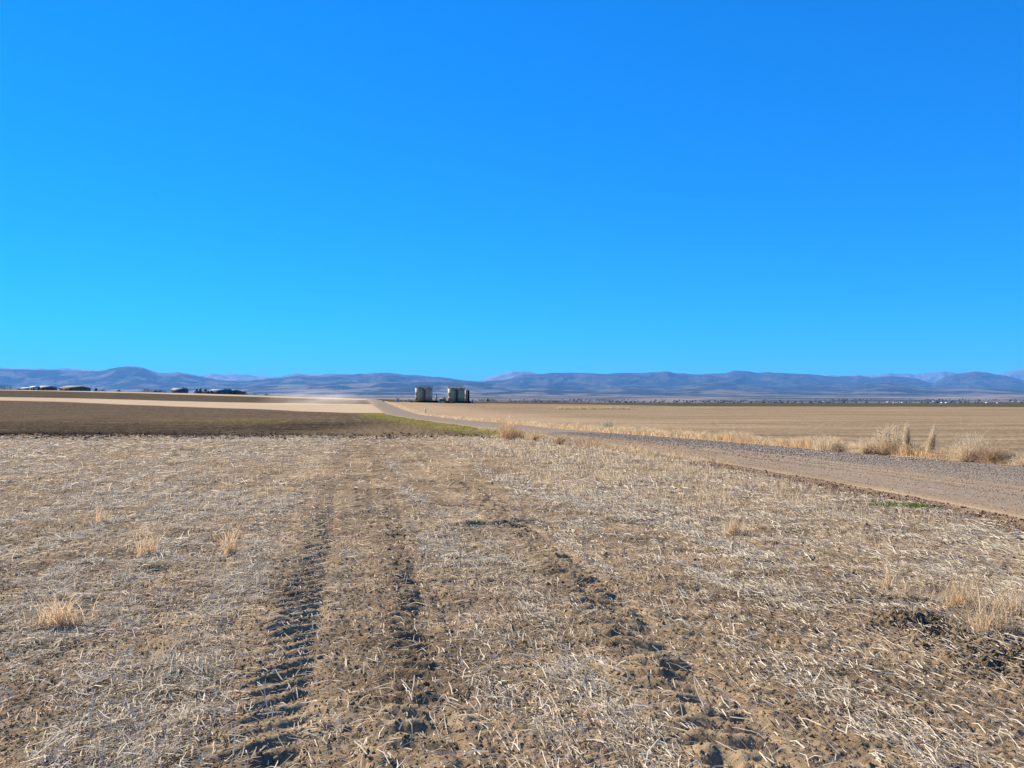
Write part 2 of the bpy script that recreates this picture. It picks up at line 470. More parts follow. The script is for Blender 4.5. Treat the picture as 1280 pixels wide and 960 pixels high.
# ------------------------------------------------------------------ ribbons: straw, stalks and blades
def ribbons(cent, width, side):
    """cent (N,K,3), width (N,K), side (N,3) -> verts, quads"""
    N, K, _ = cent.shape
    v = np.stack([cent-side[:, None]*width[..., None]/2, cent+side[:, None]*width[..., None]/2], 2)   # N,K,2,3
    b = (np.arange(N)*K*2)[:, None]+np.arange(K-1)[None]*2
    q = np.stack([b, b+1, b+3, b+2], -1).reshape(-1, 4)
    return v.reshape(-1, 3), q

def unit(a):
    return a/np.maximum(1e-9, np.linalg.norm(a, axis=-1, keepdims=True))

def join(parts):
    vs, qs, cs = [], [], []; o = 0
    for v, q, c in parts:
        vs.append(v); qs.append(q+o); cs.append(c); o += len(v)
    return np.vstack(vs), np.vstack(qs), np.vstack(cs)

def in_view(x, y, m=1.05):
    return np.abs(x) < m*(y+1.2)

def scatter(y0, y1, dens, m=.74):
    """uniform random points in the viewing wedge between y0 and y1"""
    wmax = m*(y1+1.2)
    n = int(dens*2*wmax*(y1-y0))
    x = rng.uniform(-wmax, wmax, n); y = rng.uniform(y0, y1, n)
    k = in_view(x, y, m); return x[k], y[k]

def straw_patch(y0, y1, dens, wmin, lmin, lmax, lift=1.0):
    x, y = scatter(y0, y1, dens, 1.3 if y1 < 10 else 1.0 if y1 < 20 else .85)
    cv = cover(x, y)
    k = rng.uniform(0, 1, len(x)) < .06*(x < xn(y)-.6)+.94*cv
    x, y = x[k], y[k]; n = len(x)
    z = height(x, y)
    L = lmin+(lmax-lmin)*rng.uniform(0, 1, n)**2.2
    along = rng.uniform(0, 1, n) < np.clip(.42+.12*x, .25, .82)
    th = np.where(along, math.atan2(ROW[1], ROW[0])+rng.normal(0, .26, n), rng.uniform(0, np.pi*2, n))
    pit = np.abs(rng.normal(0, .15, n))*lift+np.where(rng.uniform(0, 1, n) < .06, rng.uniform(.2, .8, n), 0)
    d = np.stack([np.cos(th)*np.cos(pit), np.sin(th)*np.cos(pit), np.sin(pit)], 1)
    sd = unit(np.stack([-np.sin(th), np.cos(th), rng.normal(0, .75, n)], 1))
    p0 = np.stack([x, y, z+.006+np.abs(rng.normal(0, .012, n))], 1)
    bend = sd*rng.normal(0, .06, n)[:, None]*L[:, None]
    kink = d*(L*.55)[:, None]+bend
    d2 = unit(d+sd*rng.normal(0, .20, n)[:, None]+np.stack([0*x, 0*x, -.25+rng.normal(0, .15, n)], 1))
    c = np.stack([p0, p0+kink, p0+kink+d2*(L*.45)[:, None]], 1)
    w = wmin*rng.uniform(.6, 1.5, n)
    W = np.stack([w, w*1.0, w*.6], 1)
    v, q = ribbons(c, W, sd)
    t = rng.uniform(0, 1, n)
    colr = mix(C(.32, .24, .145), C(.86, .755, .57), t**.9)
    colr[rng.uniform(0, 1, n) < .22] *= .5
    return v, q, np.repeat(colr, 6, 0)

parts = [straw_patch(2.8, 9, 6200, .0048, .025, .18), straw_patch(9, 16, 3000, .0068, .035, .22),
         straw_patch(16, 28, 680, .011, .06, .30), straw_patch(28, 54, 190, .020, .10, .40, .6)]
v, q, c = join(parts)
print('straw quads', len(q))
tag(mesh_obj('straw_litter', v, q, M_STRAW, col=c), 'bleached straw and broken stalks lying over the bare stubble soil', 'straw', kind='stuff')

def stalks(x, y, h, w, lean=.12, cols=(C(.45, .33, .18), C(.66, .54, .36)), droop=.1, K=3):
    n = len(x); z = height(x, y)-.01
    th = rng.uniform(0, 2*np.pi, n); le = np.abs(rng.normal(0, lean, n))
    out = np.stack([np.cos(th), np.sin(th), np.zeros(n)], 1)
    fa = rng.uniform(0, np.pi, n)
    side = np.stack([np.cos(fa), np.sin(fa)*.5, np.zeros(n)], 1); side = unit(side)
    p0 = np.stack([x, y, z], 1)
    ts = np.linspace(0, 1, K)
    c = np.stack([p0+out*(h*le*t+h*droop*t**3)[:, None]+np.array([0, 0, 1.])*(h*(t-droop*.5*t**3))[:, None] for t in ts], 1)
    W = np.stack([w*(1-.6*t) for t in ts], 1)
    v, q = ribbons(c, W, side)
    return v, q, np.repeat(mix(cols[0], cols[1], rng.uniform(0, 1, n)), K*2, 0)

# standing stubble in rows near the road and at the right
def stubble_mask(X, Y):
    vd = xn(Y)-X
    m = sstep(.5, 1.3, vd)*(1-sstep(3.5+.05*Y, 6.5+.06*Y, vd+1.5*fbm(X/2, Y/3, 2)))*sstep(7, 18, Y)*(1-sstep(46, 54, Y))
    m2 = .30*sstep(2.6, 4.6, X)*sstep(5.2, 7.0, Y)*(1-sstep(14, 20, Y))*(vd > .8)
    m3 = .07*(1-sstep(-5, -1.5, X))*sstep(5, 8, Y)*(1-sstep(20, 30, Y))
    r = (X*ROW[1]-Y*ROW[0])
    return np.clip(m+m2+m3, 0, 1)*sstep(-.1, .35, fbm(r/.5, (X*ROW[0]+Y*ROW[1])/2.5, 3))
parts = []
for y0, y1, dn, w in ((4.5, 12, 380, .005), (12, 22, 260, .009), (22, 54, 90, .02)):
    x, y = scatter(y0, y1, dn, 1.0)
    k = rng.uniform(0, 1, len(x)) < stubble_mask(x, y); x, y = x[k], y[k]
    parts.append(stalks(x, y, rng.uniform(.06, .19, len(x)), w*rng.uniform(.7, 1.4, len(x)), .2))
v, q, c = join(parts)
print('stubble quads', len(q))
tag(mesh_obj('standing_stubble', v, q, M_GRASS, col=c), 'short cut stubble standing in rows between the straw and the dirt road', 'stubble', kind='stuff')

# dry grass along the far side of the road and the low bank
def verge_grass():
    P = []
    for y0, y1, dn, w, hh in ((14, 45, 620, .013, .80), (45, 110, 230, .026, .75), (110, 330, 60, .05, .6)):
        n = int(dn*(y1-y0)*1.9)
        y = rng.uniform(y0, y1, n); off = np.abs(rng.normal(.35, .55, n))+np.where(rng.uniform(0, 1, n) < .2, rng.uniform(0, 2.0, n), 0)
        x = xf(y)+off
        den = sstep(-.35, .25, fbm(x/1.2, y/1.6+3, 3)+.36)
        k = rng.uniform(0, 1, n) < den; x, y, off = x[k], y[k], off[k]
        h = hh*rng.uniform(.35, 1.1, len(x))*(.65+.6*fbm(x/1.5, y/2.2, 2))*np.exp(-off*.35)*(.55+.45*sstep(24, 30, y))
        P.append(stalks(x, y, np.maximum(h, .06), w*rng.uniform(.6, 1.3, len(x)), .3, (C(.50, .36, .19), C(.80, .62, .39)), .35, 4))
    # thin grass on the near shoulder
    n = 7000; y = rng.uniform(24, 75, n); x = xn(y)-rng.uniform(-.1, 1.6, n)
    k = rng.uniform(0, 1, n) < sstep(-.1, .4, fbm(x/1.5, y/4, 3)+.1); x, y = x[k], y[k]
    P.append(stalks(x, y, rng.uniform(.08, .28, len(x)), .022*rng.uniform(.7, 1.3, len(x)), .35, (C(.42, .29, .15), C(.66, .50, .29)), .3))
    # tall strip on the low bank in the mown field
    n = 6500; t = rng.uniform(0, 1, n)
    b = bank[0]+(bank[1]-bank[0])*t[:, None]+np.stack([rng.normal(0, .4, n), rng.normal(0, 1.2, n)], 1)
    P.append(stalks(b[:, 0], b[:, 1], rng.uniform(.4, .95, n), .06*rng.uniform(.7, 1.3, n), .25, (C(.46, .33, .18), C(.66, .52, .32)), .3))
    return join(P)
v, q, c = verge_grass()
tag(mesh_obj('roadside_grass', v, q, M_GRASS, col=c), 'pale dry grass growing along the edges of the dirt road', 'grass', kind='stuff')

# green sprouts along the road shoulder
def green_blades():
    n = 26000; y = rng.uniform(46, 150, n); x = xn(y)-rng.uniform(.6, 7, n)
    k = rng.uniform(0, 1, n) < sstep(.0, .4, fbm(x/2, y/6, 3)+.1)*(1-sstep(2+.02*y, 6+.02*y, xn(y)-x)); x, y = x[k], y[k]
    a = stalks(x, y, rng.uniform(.05, .16, len(x)), .03*rng.uniform(.7, 1.3, len(x))*y/60, .4, (C(.19, .165, .035), C(.33, .28, .075)), .2)
    gx, gy = unproj(1128, 634)
    n = 650; x = gx+rng.normal(0, .22, n); y = gy+rng.normal(0, .14, n)-(x-gx)*.55
    b = stalks(x, y, rng.uniform(.04, .12, n), .011*np.ones(n), .6, (C(.06, .10, .012), C(.16, .22, .03)), .3)
    return join([a, b])
v, q, c = green_blades()
tag(mesh_obj('green_grass', v, q, M_GRASS, col=c), 'short green grass sprouting along the near shoulder of the road', 'grass', kind='stuff')

# loose gravel on the road and clods on the soil
OCT = np.array([(1, 0, 0), (0, 1, 0), (-1, 0, 0), (0, -1, 0), (0, 0, 1), (0, 0, -1.)])
OCF = np.array([(0, 1, 4), (1, 2, 4), (2, 3, 4), (3, 0, 4), (1, 0, 5), (2, 1, 5), (3, 2, 5), (0, 3, 5)])
def lumps(x, y, s, col, sink=.2):
    n = len(x); z = height(x, y)
    v = OCT[None]*rng.uniform(.6, 1.3, (n, 6, 1))*s[:, None, None]*np.array([1, 1, .7])
    a = rng.uniform(0, 2*np.pi, n); ca, sa = np.cos(a)[:, None], np.sin(a)[:, None]
    v = np.stack([v[..., 0]*ca-v[..., 1]*sa, v[..., 0]*sa+v[..., 1]*ca, v[..., 2]], -1)
    v += np.stack([x, y, z+s*sink], 1)[:, None]
    f = (OCF[None]+(np.arange(n)*6)[:, None, None]).reshape(-1, 3)
    return v.reshape(-1, 3), f, np.repeat(col, 6, 0)
P = []
for y0, y1, dn, s0 in ((9, 26, 420, .013), (26, 60, 75, .026)):
    n = int(dn*(y1-y0)*7.6); y = rng.uniform(y0, y1, n); g = rng.beta(1.6, 1.05, n); x = xn(y)+g*road_w(y)
    k = in_view(x, y) & (rng.uniform(0, 1, n) < .25+.75*sstep(.2, .6, g+.3*fbm(g*6, y/9, 2))); x, y = x[k], y[k]
    cc = mix(C(.07, .055, .043), C(.42, .345, .27), rng.uniform(0, 1, len(x)))
    P.append(lumps(x, y, s0*rng.uniform(.5, 1.5, len(x)), cc))
v, f, c = join(P)
print('gravel tris', len(f))
tag(mesh_obj('gravel', v, f, M_STONE, col=c), 'loose grey gravel spread over the far half of the dirt road', 'gravel', kind='stuff')
P = []
x, y = scatter(3, 9, 1500)
k = x < xn(y)-.2; x, y = x[k], y[k]
P.append(lumps(x, y, np.minimum(.02, .0042*rng.lognormal(0, .5, len(x))), mix(SOIL*1.1, SOIL2*.9, rng.uniform(0, 1, len(x))), .15))
n = 9000; x = rng.uniform(-45, 2, n); y = 53+rng.normal(0, 2.6, n)-np.abs(rng.normal(0, 1.5, n)); k = (x < xn(y)-1.5) & (fbm(x/1.5, y/2.2, 2) > -.15); x, y = x[k], y[k]
P.append(lumps(x, y, np.minimum(.16, .035*rng.lognormal(0, .6, len(x))), mix(C(.045, .033, .022), C(.15, .11, .07), rng.uniform(0, 1, len(x))), .15))
x, y = scatter(3, 12, 320)
k = rng.uniform(0, 1, len(x)) < .25+.6*track_mask(x, y); x, y = x[k], y[k]
k = x < xn(y)-.2; x, y = x[k], y[k]
P.append(lumps(x, y, np.minimum(.03, .008*rng.lognormal(0, .5, len(x))), mix(SOIL, SOIL2*.8, rng.uniform(0, 1, len(x))), .1))
n = 16000; y = rng.uniform(7, 26, n); x = xn(y)-np.abs(rng.normal(.5, .35, n))
P.append(lumps(x, y, np.minimum(.045, .010*rng.lognormal(0, .6, n)), mix(VERGE*.8, C(.30, .20, .13), rng.uniform(0, 1, n)), .1))
n = 3500; t = rng.uniform(0, 1, n)*(len(mound)-1.01); i = t.astype(int); fr = (t-i)[:, None]
m = mound[i]*(1-fr)+mound[i+1]*fr+rng.normal(0, .2, (n, 2))
P.append(lumps(m[:, 0], m[:, 1], np.minimum(.03, .008*rng.lognormal(0, .5, n)), mix(C(.085, .06, .038), C(.21, .15, .092), rng.uniform(0, 1, n)), .1))
v, f, c = join(P)
tag(mesh_obj('soil_clods', v, f, M_STONE, col=c), 'crumbled soil clods lying in the wheel tracks and along the road verge', 'soil', kind='stuff')

# ------------------------------------------------------------------ single tufts of stubble
TUFT = [  # pixel foot, height m, spread m, stalks, label
    (289, 692, .46, .06, 44, 'upright narrow tan stubble tuft left of the wheel tracks casting a thin shadow'),
    (186, 694, .40, .12, 50, 'leaning tan stubble tuft in the straw at mid left, left of the upright narrow tuft'),
    (78, 782, .28, .17, 130, 'wide shaggy stubble tuft with dark shadow, nearest to the lower left corner'),
    (128, 655, .36, .10, 26, 'thin faint stubble tuft standing among straw at the far left, above the leaning tuft'),
    (281, 612, .40, .10, 22, 'small distant stubble tuft behind the upright narrow tuft'),
    (915, 668, .25, .14, 90, 'low broad stubble tuft on straw in the right centre, alone before the road'),
    (1108, 738, .36, .07, 24, 'slim stubble tuft, left one of the close pair below the road verge'),
    (1128, 747, .17, .07, 22, 'short stubble tuft, right one of the close pair below the road verge'),
    (1200, 757, .36, .14, 80, 'bushy upright stubble tuft above the heap of dark clods at right'),
    (1262, 766, .32, .12, 34, 'stubble tuft at the right picture edge, behind the tallest one'),
    (1240, 788, .38, .16, 60, 'tallest dense stubble tuft beside the dark clods near the right edge'),
    (1218, 795, .20, .08, 22, 'small stubble tuft at the foot of the tallest one, nearest to the dark clods'),
]
for px, py, h, sp, n, lab in TUFT:
    gx, gy = unproj(px, py); n = int(n*1.5)
    x = gx+rng.normal(0, sp*.5, n); y = gy+rng.normal(0, sp*.35, n)
    a = stalks(x, y, h*rng.uniform(.35, 1.1, n), .0065*rng.uniform(.7, 1.3, n), .22, (C(.50, .34, .18), C(.78, .58, .35)), .18, 4)
    n2 = n; x = gx+rng.normal(0, sp*.6, n2); y = gy+rng.normal(0, sp*.4, n2)
    b = stalks(x, y, h*rng.uniform(.2, .5, n2), .006*rng.uniform(.7, 1.3, n2), .6, (C(.40, .28, .15), C(.62, .50, .32)), .5, 4)
    v, q, c = join([a, b])
    o0 = np.array([gx, gy, float(height(np.array([gx]), np.array([gy]))[0])])
    o = mesh_obj('stubble_tuft', v-o0, q, M_GRASS, col=c); o.location = o0
    tag(o, lab, 'stubble tuft', 'stubble tufts standing in the foreground')

# ------------------------------------------------------------------ dry weeds by the road
def weed(px, py, h, rad, n, lab, style='bush', cols=(C(.42, .27, .13), C(.72, .55, .33)), seeds=0, name='dry_weed', wd=.007, lean=0.0):
    h *= 1.18; rad *= 1.3; n = int(n*1.6)
    gx, gy = unproj(px, py)
    gz = float(height(np.array([gx]), np.array([gy]))[0])
    d = gy; w = max(wd, .00045*d)
    th = rng.uniform(0, 2*np.pi, n); K = 6; ts = np.linspace(0, 1, K)
    out = np.stack([np.cos(th), np.sin(th), np.zeros(n)], 1); up = np.array([0, 0, 1.])
    if style == 'ball':
        ph = np.arcsin(rng.uniform(-.1, 1, n)); L = rng.uniform(.55, 1.05, n)
        end = out*(np.cos(ph)*rad*L)[:, None]+up*(np.sin(ph)*h*L)[:, None]
        end = end+np.stack([rng.normal(0, .18*rad, n), rng.normal(0, .18*rad, n), np.zeros(n)], 1)
        bow = up*(.18*h)+rng.normal(0, .12*rad, (n, 3))
        c = np.stack([end*t+bow*np.sin(np.pi*t)*(1-.4*t) for t in ts], 1)
    elif style == 'column':
        rr = rad*np.sqrt(rng.uniform(0, 1, n)); z0 = rng.uniform(0, .7, n)**1.3
        hh = h*np.minimum(1.05, z0+rng.uniform(.2, .5, n))
        c = np.stack([out*(rr*(1.1-.5*np.minimum(1, z0+t*.4)))[:, None]+up*(h*z0*.9+(hh-h*z0*.9)*t)[:, None]+rng.normal(0, .015, (n, 3)) for t in ts], 1)
    else:
        L = h*rng.uniform(.5, 1.08, n); sp = rad*rng.uniform(.1, 1, n)
        br = rad*np.sqrt(rng.uniform(0, 1, n))*.75; L = L*(1-.55*(br/rad)**2)
        c = np.stack([out*(br+sp*.55*t**1.5)[:, None]+up*(L*(t-.12*t**3))[:, None]+rng.normal(0, .02*h, (n, 3))*t for t in ts], 1)
    c[..., 0] += lean*c[..., 2]**1.4
    fa = rng.uniform(0, np.pi, n); side = unit(np.stack([np.cos(fa), .4*np.sin(fa), .3*rng.normal(0, 1, n)], 1))
    W = np.stack([w*rng.uniform(.6, 1.3, n)*(1-.6*t) for t in ts], 1)
    v, q = ribbons(c, W, side)
    colr = mix(cols[0], cols[1], rng.uniform(0, 1, n)**.8)
    parts = [(v, q, np.repeat(colr, K*2, 0))]
    # twigs off the stems
    m = n*3; src = rng.integers(0, n, m); tt = rng.integers(1, K, m)
    p0 = c[src, tt]; dr = unit(rng.normal(0, 1, (m, 3))+np.array([0, 0, .4])); L2 = rng.uniform(.06, .2, m)*h
    cc = np.stack([p0, p0+dr*(L2*.5)[:, None], p0+dr*L2[:, None]+rng.normal(0, .02*h, (m, 3))], 1)
    cc[..., 2] = np.maximum(cc[..., 2], 0)
    v2, q2 = ribbons(cc, np.repeat((w*.55*rng.uniform(.6, 1.2, m))[:, None], 3, 1), unit(rng.normal(0, 1, (m, 3))))
    parts.append((v2, q2, np.repeat(mix(cols[0]*.9, cols[1], rng.uniform(0, 1, m)), 6, 0)))
    v, q, cl = join(parts)
    r = empty(name, (gx, gy, gz))
    mesh_obj('stem', v, q, M_GRASS, r, col=cl)
    for i in range(seeds):
        e = c[rng.integers(0, n), -1]*np.array([1, 1, 1.03])
        s = .022+.008*rng.uniform()
        hv = OCT*s*rng.uniform(.7, 1.2, (6, 1))+e
        mesh_obj('seed_head', hv, OCF, M_STONE, r, col=np.tile(C(.07, .045, .03), (6, 1)))
    tag(r, lab, 'dry weed', 'dry weeds along the dirt road')
    return r

ORG = (C(.44, .27, .13), C(.72, .52, .29)); PAL = (C(.46, .33, .18), C(.80, .66, .44)); GRY = (C(.30, .22, .14), C(.62, .52, .38))
weed(634, 549, 1.30, .42, 95, 'tall rust coloured weed alone on the near side of the road', 'bush', ORG)
weed(648, 549, .75, .34, 70, 'shorter rust coloured weed leaning against the right side of the tall rusty one', 'bush', ORG)
weed(668, 551, .55, .55, 110, 'low rounded orange weed just right of the two rusty weeds', 'ball', ORG)
weed(700, 556, .50, .65, 110, 'flat sprawling dark brown weed on the near road shoulder', 'ball', (C(.22, .14, .08), C(.5, .36, .2)))
weed(738, 559, .42, .7, 90, 'thin reddish twiggy weed, last of the row on the near road shoulder', 'bush', (C(.26, .14, .08), C(.5, .33, .2)))
weed(721, 534, .62, .6, 110, 'rounded tan weed in the grass across the road, straight behind the sprawling brown weed', 'ball', PAL)
weed(757, 537, .9, .5, 110, 'brown weed with a dark side across the road, right of the rounded tan weed', 'bush', GRY)
weed(1030, 564, .62, .4, 120, 'tan grass clump with tall thin stems, left of a dark gap in the roadside grass', 'bush', PAL)
weed(1050, 566, .36, .4, 80, 'low dark brown weed in the gap of the roadside grass', 'ball', (C(.16, .11, .07), C(.42, .32, .2)))
weed(1082, 568, .62, .62, 260, 'broad straw coloured tumbleweed at the foot of the tall seedy weed', 'ball', PAL)
weed(1110, 569, 1.0, .42, 220, 'tall weed dotted with dark seed heads, tallest across the road', 'bush', PAL, seeds=26)
weed(1133, 571, .95, .09, 150, 'straight narrow column of dry grass, left one of the two columns', 'column', PAL)
weed(1150, 569, .34, .4, 110, 'small pale tumbleweed lying between the two columns of grass', 'ball', (C(.5, .43, .34), C(.78, .72, .62)))
weed(1161, 573, .95, .11, 150, 'leaning forked column of dry grass, right one of the two columns', 'column', PAL, lean=.16)
weed(1178, 574, .42, .42, 140, 'brown tangled tumbleweed right against the leaning grass column', 'ball', GRY)
weed(1205, 577, .66, .55, 260, 'large tan tumbleweed with feathery stems, right of the brown tangled one', 'ball', PAL)
weed(1212, 577, .88, .4, 90, 'sparse feathery grass standing up out of the large tan tumbleweed', 'bush', PAL)
weed(1238, 579, .60, .62, 230, 'large rust brown tumbleweed with its dark shadow side to the right', 'ball', (C(.34, .20, .10), C(.62, .44, .26)))
weed(1262, 580, .26, .55, 100, 'flat dark grey weed in the shade of the rust brown tumbleweed', 'ball', (C(.14, .12, .10), C(.36, .30, .23)))
weed(1279, 583, .42, .4, 130, 'tan tumbleweed cut by the right picture edge', 'ball', PAL)

# ------------------------------------------------------------------ tank battery
PPM = .3387          # metres per pixel of the 1280 frame at 337 m
TY = 337.0
def tx(px, Y=TY):
    return (px-640)/FPX*Y
def zat(x, y):
    return float(macro(np.array([x]), np.array([y]))[0])
def zpix(py, Y=TY):
    return EYE-(py-HORIZ)/FPX*Y
def tank(px, dia, h, dy, lab):
    X = tx(px); Yp = TY+dy; g = zat(X, Yp)
    t = empty('storage_tank', (X, Yp, g)); r = dia/2
    MB().lathe([(r, 0), (r, h*.33), (r+.02, h*.335), (r+.02, h*.345), (r, h*.35), (r, h*.66), (r+.02, h*.665), (r+.02, h*.675), (r, h*.68), (r, h)], 48).build('shell', M_TANK, t, True)
    MB().lathe([(r+.06, h), (r+.06, h+.06), (.3, h+.16), (.3, h+.22)], 48).build('roof', M_TANKTOP, t)
    MB().tube((.5, -.8, h+.1), (.5, -.8, h+.4), .22, n=12).build('hatch', M_RUST, t)
    MB().tube((-.5, .6, h+.1), (-.5, .6, h+.6), .07, n=8).build('vent_pipe', M_STEEL, t)
    a = R(180+52)
    m = MB(); cxl, cyl = (r+.22)*math.cos(a), (r+.22)*math.sin(a)
    for s in (-.25, .25):
        m.tube((cxl+s*.7, cyl-s*.7*.6, 0), (cxl+s*.7, cyl-s*.7*.6, h+.9), .05, n=6)
    for k in range(18):
        z = .3+k*h/18
        m.tube((cxl-.175, cyl+.105, z), (cxl+.175, cyl-.105, z), .03, n=5)
    m.build('ladder', M_BLACK, t)
    MB().tube((r*.25, -r*1.02, .2), (r*.25, -r*1.02, h*.94), .09, n=8).build('drain_pipe', M_TANK, t)
    return tag(t, lab, 'storage tank', 'oil storage tanks on the tank battery')
tank(524.3, 3.55, 6.1, 0, 'first tan cylindrical tank from the left, in the left pair')
tank(535.0, 3.65, 6.1, .4, 'second tan cylindrical tank from the left, right one of the left pair')
tank(565.3, 3.60, 6.1, 0, 'third tan cylindrical tank from the left, just right of the jumble of equipment')
tank(575.6, 3.70, 6.1, .4, 'fourth tan cylindrical tank from the left, between the third tank and the small tank')
tank(582.6, 1.50, 5.4, 4.5, 'slim pale tank half hidden behind the right pair, left of the black stack')

def catwalk(p0, p1, lab):
    X0, X1 = tx(p0), tx(p1); g = zat((X0+X1)/2, TY-2); h = 6.1
    t = empty('catwalk', ((X0+X1)/2, TY-1.2, g)); L = (X1-X0)/2
    MB().box(-L, L, -.6, .6, h+.24, h+.33).build('deck', M_RUST, t)
    m = MB()
    for y in (-.58, .58):
        for z in (h+.75, h+1.0):
            m.tube((-L, y, z), (L, y, z), .035, n=6)
        for k in range(7):
            x = -L+.04+k*(2*L-.08)/6
            m.tube((x, y, h+.3), (x, y, h+1.02), .03, n=6)
    m.build('railing', M_RUST, t)
    for x in (-L*.5, 0, L*.5):
        MB().box(x-.06, x+.06, -.5, -.38, 0, h+.235).build('support', M_RUST, t) if x == 0 else MB().box(x-.3, x+.3, .2, .32, h+.12, h+.235).build('bracket', M_RUST, t)
    return tag(t, lab, 'catwalk', 'catwalks on the tank tops')
catwalk(520.5, 541, 'rusty railed catwalk across the tops of the left pair of tanks')
catwalk(561, 581, 'rusty railed catwalk across the tops of the right pair of tanks')

def berm_ring(p0, p1, lab):
    X0, X1 = tx(p0), tx(p1); g = zat((X0+X1)/2, TY)
    t = empty('containment_wall', ((X0+X1)/2, TY, g-.1)); L = (X1-X0)/2; D = 4.6; H = .85
    for s in (-1, 1):
        MB().box(-L, L, s*D-.05, s*D+.05, 0, H).build('side_panel', M_BLACK, t)
        MB().box(s*L-.05, s*L+.05, -D+.052, D-.052, 0, H-.003).build('end_panel', M_BLACK, t)
    return tag(t, lab, 'containment wall', 'low dark steel walls round the tanks')
berm_ring(515, 547, 'low dark steel containment wall around the left pair of tanks')
berm_ring(558, 588.5, 'low dark steel containment wall around the right pair of tanks')

def at_tank(px, Y=TY):
    X = tx(px, Y); return X, Y, zat(X, Y)
# black flare stack
X, Yp, g = at_tank(585.8, TY+1)
t = empty('flare_stack', (X, Yp, g))
MB().lathe([(.34, .35), (.34, 4.9), (.40, 4.91), (.40, 5.35), (.30, 5.36)], 20).build('stack', M_BLACK, t, False)
MB().box(-.55, .55, -.55, .55, -.1, .345).build('base', M_STEEL, t)
tag(t, 'black vertical flare stack right of the right pair of tanks', 'flare stack')
# utility cabinet
X, Yp, g = at_tank(590.7, TY-1)
t = empty('utility_cabinet', (X, Yp, g))
MB().box(-.25, .25, -.25, .25, .15, 1.30).build('cabinet', M_STEEL, t)
MB().box(-.3, .3, -.3, .3, -.05, .148).build('base', M_BLACK, t)
MB().box(-.29, .29, -.29, .29, 1.302, 1.36).build('lid', M_STEEL, t)
tag(t, 'small grey upright cabinet standing right of the black flare stack', 'cabinet')
# separator between the tank pairs
X, Yp, g = at_tank(553.5, TY-.5)
t = empty('separator', (X, Yp, g))
MB().tube((-1.35, 0, 1.25), (1.35, 0, 1.25), .72, n=24).build('vessel', M_TANEQ, t, False)
for s in (-.9, .9):
    MB().box(s-.12, s+.12, -.5, .5, -.05, .75).build('saddle', M_RUST, t)
MB().tube((.7, 0, 1.9), (.7, 0, 3.1), .18, n=10).build('exhaust_stack', M_TANEQ, t)
MB().tube((-.6, -.75, .4), (-.6, -.75, 2.4), .07, n=8).tube((-.6, -.75, 2.4), (.9, -.75, 2.4), .07, n=8).build('pipe', M_STEEL, t)
tag(t, 'tan horizontal separator vessel with pipes between the two pairs of tanks', 'separator')
X, Yp, g = at_tank(545.2, TY+1.5)
t = empty('heater_treater', (X, Yp, g))
MB().lathe([(.42, 0), (.42, 2.6), (.2, 2.85)], 18).build('vessel', M_STEEL, t)
MB().tube((.1, 0, 2.8), (.1, 0, 3.9), .1, n=8).build('exhaust_stack', M_BLACK, t)
MB().tube((-.2, -.6, .3), (-1.0, -.6, 1.2), .07, n=8).tube((-.2, -.6, .3), (1.2, -.6, .3), .07, n=8).build('pipe', M_STEEL, t)
tag(t, 'grey upright heater with thin dark exhaust, right behind the left pair of tanks', 'heater')
X, Yp, g = at_tank(548.8, TY-2)
t = empty('pipe_manifold', (X, Yp, g))
m = MB()
for k in range(4):
    m.tube((-.9+k*.6, 0, 0), (-.9+k*.6, 0, 1.0+.12*(k % 2)), .06, n=8)
m.tube((-1.2, 0, .7), (1.2, 0, .7), .08, n=8).tube((-1.2, .4, .4), (1.2, .4, .4), .08, n=8)
m.build('pipe', M_WHITE, t)
for k in range(2):
    MB().tube((-.6+k*1.2, -.3, .7), (-.6+k*1.2, -.1, .7), .17, n=12).build('valve_wheel', M_RUST, t)
tag(t, 'low white pipe manifold on the ground left of the tan separator', 'manifold')
# pale boxes to the left of the tanks
for px, w, h, lab in ((496.5, 1.5, 1.4, 'pale square meter box farthest left of the tanks'), (510.6, .75, 1.15, 'small pale meter box just left of the left pair of tanks'), (505.3, .6, .6, 'smallest low white meter box between the two other meter boxes')):
    X, Yp, g = at_tank(px, TY-4)
    t = empty('meter_box', (X, Yp, g))
    MB().box(-w/2, w/2, -w/2, w/2, .12, h).build('housing', M_WHITE if w < .7 else M_WALL1, t)
    MB().box(-w/2-.06, w/2+.06, -w/2-.06, w/2+.06, h+.002, h+.09).build('roof', M_WALL1, t)
    MB().box(-w/2+.05, w/2-.05, -w/2+.05, w/2-.05, -.1, .118).build('base', M_STEEL, t)
    tag(t, lab, 'meter box')
# white pipeline marker by the road
X, Yp = unproj(531.8, 516.2); g = zat(X, Yp)
t = empty('marker_post', (X, Yp, g))
hp = 5.4/FPX*Yp
MB().lathe([(.17, -.05), (.17, hp-.1), (.12, hp-.03), (.03, hp)], 12).build('post', M_WHITE, t)
MB().lathe([(.175, hp*.62), (.175, hp*.70)], 12).build('band', M_TANEQ, t)
tag(t, 'short white marker post in the dry verge in front of the left pair of tanks', 'marker post')

